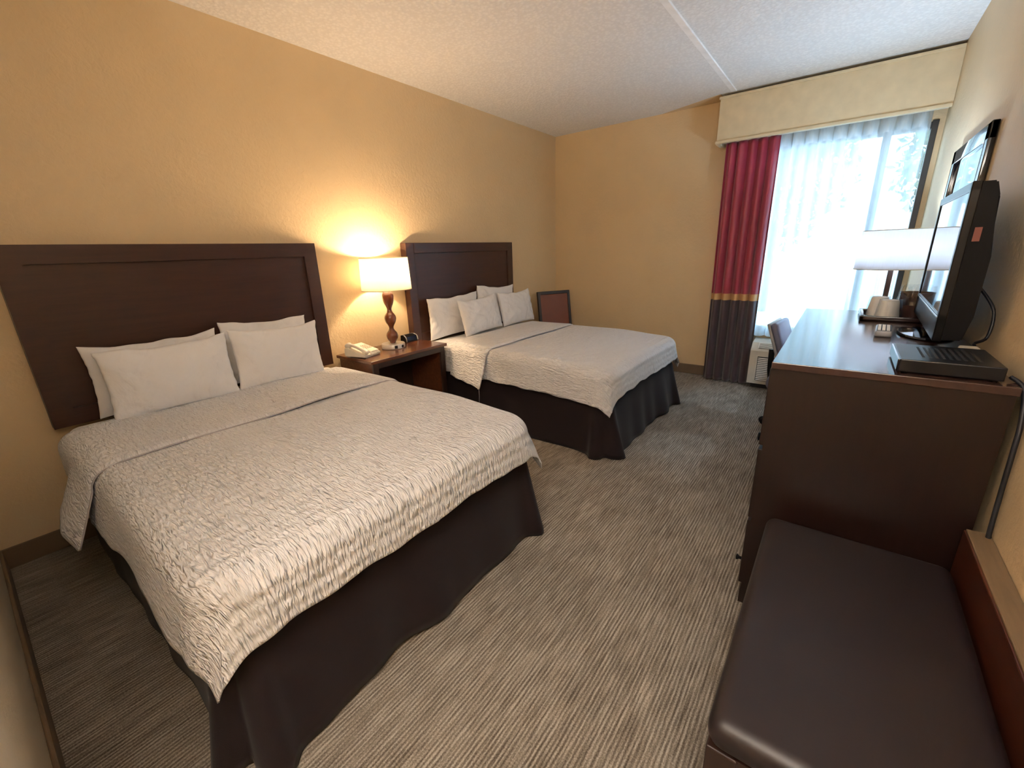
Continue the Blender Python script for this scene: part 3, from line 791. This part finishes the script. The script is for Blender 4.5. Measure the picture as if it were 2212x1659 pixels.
def fl(a, b):
    th = a * 2 * PI; z = .06 + .085 * b; r = .071 + .002 * math.sin(11 * th) + .006 * nz(th * 2, b * 3) - .012 * max(0, b - .6)
    return Vector((r * math.cos(th), r * math.sin(th), z + .012 * nz(th * 1.6, 4) * b))
obj('plastic_liner', grid(60, 8, fl), M['liner'], t, True)

t = thing('wall_mirror', 'dark framed mirror on the right wall above the television', 'mirror', (XR, 3.17, 1.25))
hh = .50; mw = .42
bm = bmesh.new()
for (a, b, c, d) in ((-mw, -mw + .07, 0, hh), (mw - .07, mw, 0, hh), (-mw, mw, hh - .07, hh), (-mw, mw, 0, .07)):
    bx(bm, -.026, -.002, a, b, c, d, .004, 2)
obj('frame', bm, M['gloss_black'], t, auto=40)
obj('mirror_glass', box(-.012, -.004, -mw + .065, mw - .065, .065, hh - .065), M['mirror'], t)

# cables
tag(obj('power_cable', tube(smooth_path([(3.205, 1.60, DZ + .012), (3.227, 1.575, DZ - .01), (3.229, 1.530, .86), (3.227, 1.508, .78), (3.227, 1.497, .68), (3.227, 1.480, .56), (3.227, 1.462, .48), (3.227, 1.45, .30)]), .0055, 8), M['cable'], None, True),
    'black cable hanging down the right wall behind the dresser end', 'cable')
tag(obj('television_cable', tube(smooth_path([(3.174, 2.02, 1.15), (3.212, 1.96, 1.08), (3.21, 1.93, 1.00), (3.19, 1.95, DZ + .03), (3.205, 1.88, DZ + .008), (3.212, 1.80, DZ + .008), (3.207, 1.72, DZ + .012), (3.197, 1.69, DZ + .02)]), .0045, 8), M['cable'], None, True),
    'thin black cable looping from the television back to the cable box', 'cable')
tag(obj('power_adapter', box(3.150, 3.195, 1.86, 1.92, DZ, DZ + .03, .005), M['offwhite_plastic'], None, auto=40),
    'small pale box with cable between television base and cable box', 'adapter')

# ------------------------------------------------------------------ bench
t = thing('luggage_bench', 'dark leather luggage bench with wooden legs in front of the dresser', 'bench', (2.745, .66, 0))
bw, bl = .435, .80
def cush(a, b):
    return None
bm = box(.0, bw, .0, bl, .385, .455, .030, 5)
cu = obj('cushion', bm, M['leather'], t, auto=60)
bm = bmesh.new()
bx(bm, .008, .028, .05, bl - .05, .31, .388); bx(bm, bw - .03, bw - .01, .05, bl - .05, .31, .388)
bx(bm, .05, bw - .05, .008, .028, .31, .388); bx(bm, .05, bw - .05, bl - .028, bl - .008, .31, .388)
obj('seat_frame', bm, M['wood_dark'], t)
for sx in (.004, bw - .059):
    for sy in (.004, bl - .059): obj('leg', box(sx, sx + .055, sy, sy + .055, 0, .388, .003), M['wood_dark'], t)
t2 = obj('wall_guard_rail', box(3.186, 3.236, -.6, 1.50, .36, .548, .003), M['wood_rail'], None)
tag(t2, 'reddish brown wooden rail on the right wall beside the bench', 'rail')
obj('top_ledge', box(3.190, 3.236, -.6, 1.50, .546, .552, .002), M['wood_tan'], t2)

# ------------------------------------------------------------------ camera
cam = bpy.data.cameras.new('camera'); co = bpy.data.objects.new('camera', cam); C.objects.link(co)
yaw, pitch, roll = -6.54370198e-01, -3.00336842e-01, -3.35630820e-02
fw = Vector((math.sin(yaw) * math.cos(pitch), math.cos(yaw) * math.cos(pitch), math.sin(pitch)))
rt = Vector((math.cos(yaw), -math.sin(yaw), 0)); up = rt.cross(fw)
r2 = rt * math.cos(roll) + up * math.sin(roll); u2 = -rt * math.sin(roll) + up * math.cos(roll)
mw_ = Matrix((r2, u2, -fw)).transposed().to_4x4(); mw_.translation = Vector((2.821, 0, 1.3))
co.matrix_world = mw_
cam.sensor_width = 36; cam.lens = 36 * 919.93 / 2212; cam.clip_start = .02
bpy.context.scene.camera = co

# ------------------------------------------------------------------ light
def point(name, loc, col, power, r=.03):
    l = bpy.data.lights.new(name, 'POINT'); l.color = col; l.energy = power; l.shadow_soft_size = r
    o = bpy.data.objects.new(name, l); C.objects.link(o); o.location = loc; return o
point('nightstand_lamp_light', (L1[0], L1[1], L1[2] + .590), (1, .71, .43), 14)
point('desk_lamp_light', (L2[0], L2[1], L2[2] + .585), (.60, .79, 1), 17)
# unseen fill lights added behind the viewer to brighten the room
t = thing('added_ceiling_fill', 'round glowing fill light added on the unseen entry ceiling behind the viewer', 'fill light', (2.6, -.95, ZC))
obj('diffuser', lathe([(0, -.09), (.08, -.085), (.14, -.055), (.16, -.01), (.16, 0)], 32), emi('entry_fill_glow', (1, .84, .66), 8), t, True)
point('entry_fill', (2.6, -.95, ZC - .20), (1, .88, .74), 10, .2)
t = thing('added_wall_uplight', 'metal uplight added as room fill on the right wall, unseen behind the viewer', 'wall lamp', (XR, -.75, 1.80), PI / 2)
obj('wall_plate', box(-.05, .05, 0, .012, -.10, .02, .004), M['lamp_base'], t)
obj('arm', tube([(0, .01, -.05), (0, .06, -.06), (0, .10, -.045)], .008, 10), M['lamp_base'], t, True)
so = obj('bowl', lathe([(0, -.05), (.05, -.04), (.085, -.01), (.10, .04)], 36, cy=.115), M['lamp_base'], t, True); solid(so, .003)
point('wall_fill_light', (XR - .115, -.75, 1.80), (1, .95, .90), 150, .03)  # added uplight, bounced off the ceiling as ambient fill
por = bpy.data.lights.new('window_portal', 'AREA'); por.shape = 'RECTANGLE'; por.size = WX1 - WX0; por.size_y = WZ1 - WZ0
por.cycles.is_portal = True
po = bpy.data.objects.new('window_portal', por); C.objects.link(po)
po.location = ((WX0 + WX1) / 2, YF + .16, (WZ0 + WZ1) / 2); po.rotation_euler = (-PI / 2, 0, 0)

w = bpy.data.worlds.new('world'); bpy.context.scene.world = w; w.use_nodes = True
nt = w.node_tree; bg = nt.nodes['Background']
tc = nt.nodes.new('ShaderNodeTexCoord'); sx = nt.nodes.new('ShaderNodeSeparateXYZ')
nt.links.new(tc.outputs['Generated'], sx.inputs[0])
cc = ramp(nt, sx.outputs['Z'], [(.0, (.78, .90, 1.0)), (.35, (.45, .71, 1.0))])
sl = bpy.data.lights.new('sun', 'SUN'); sl.energy = 4.5; sl.color = (.95, .97, 1); sl.angle = .01
so = bpy.data.objects.new('sun', sl); C.objects.link(so); so.rotation_euler = (math.radians(42), 0, math.radians(12))
nt.links.new(cc, bg.inputs['Color']); bg.inputs['Strength'].default_value = 2.8

sc = bpy.context.scene
sc.view_settings.view_transform = 'Standard'; sc.view_settings.look = 'None'
sc.view_settings.exposure = 1.42; sc.view_settings.gamma = 1; sc.view_settings.use_curve_mapping = False
sc.cycles.use_denoising = True
sc.cycles.max_bounces = 10; sc.cycles.diffuse_bounces = 6; sc.cycles.transparent_max_bounces = 16
sc.cycles.sample_clamp_indirect = 6
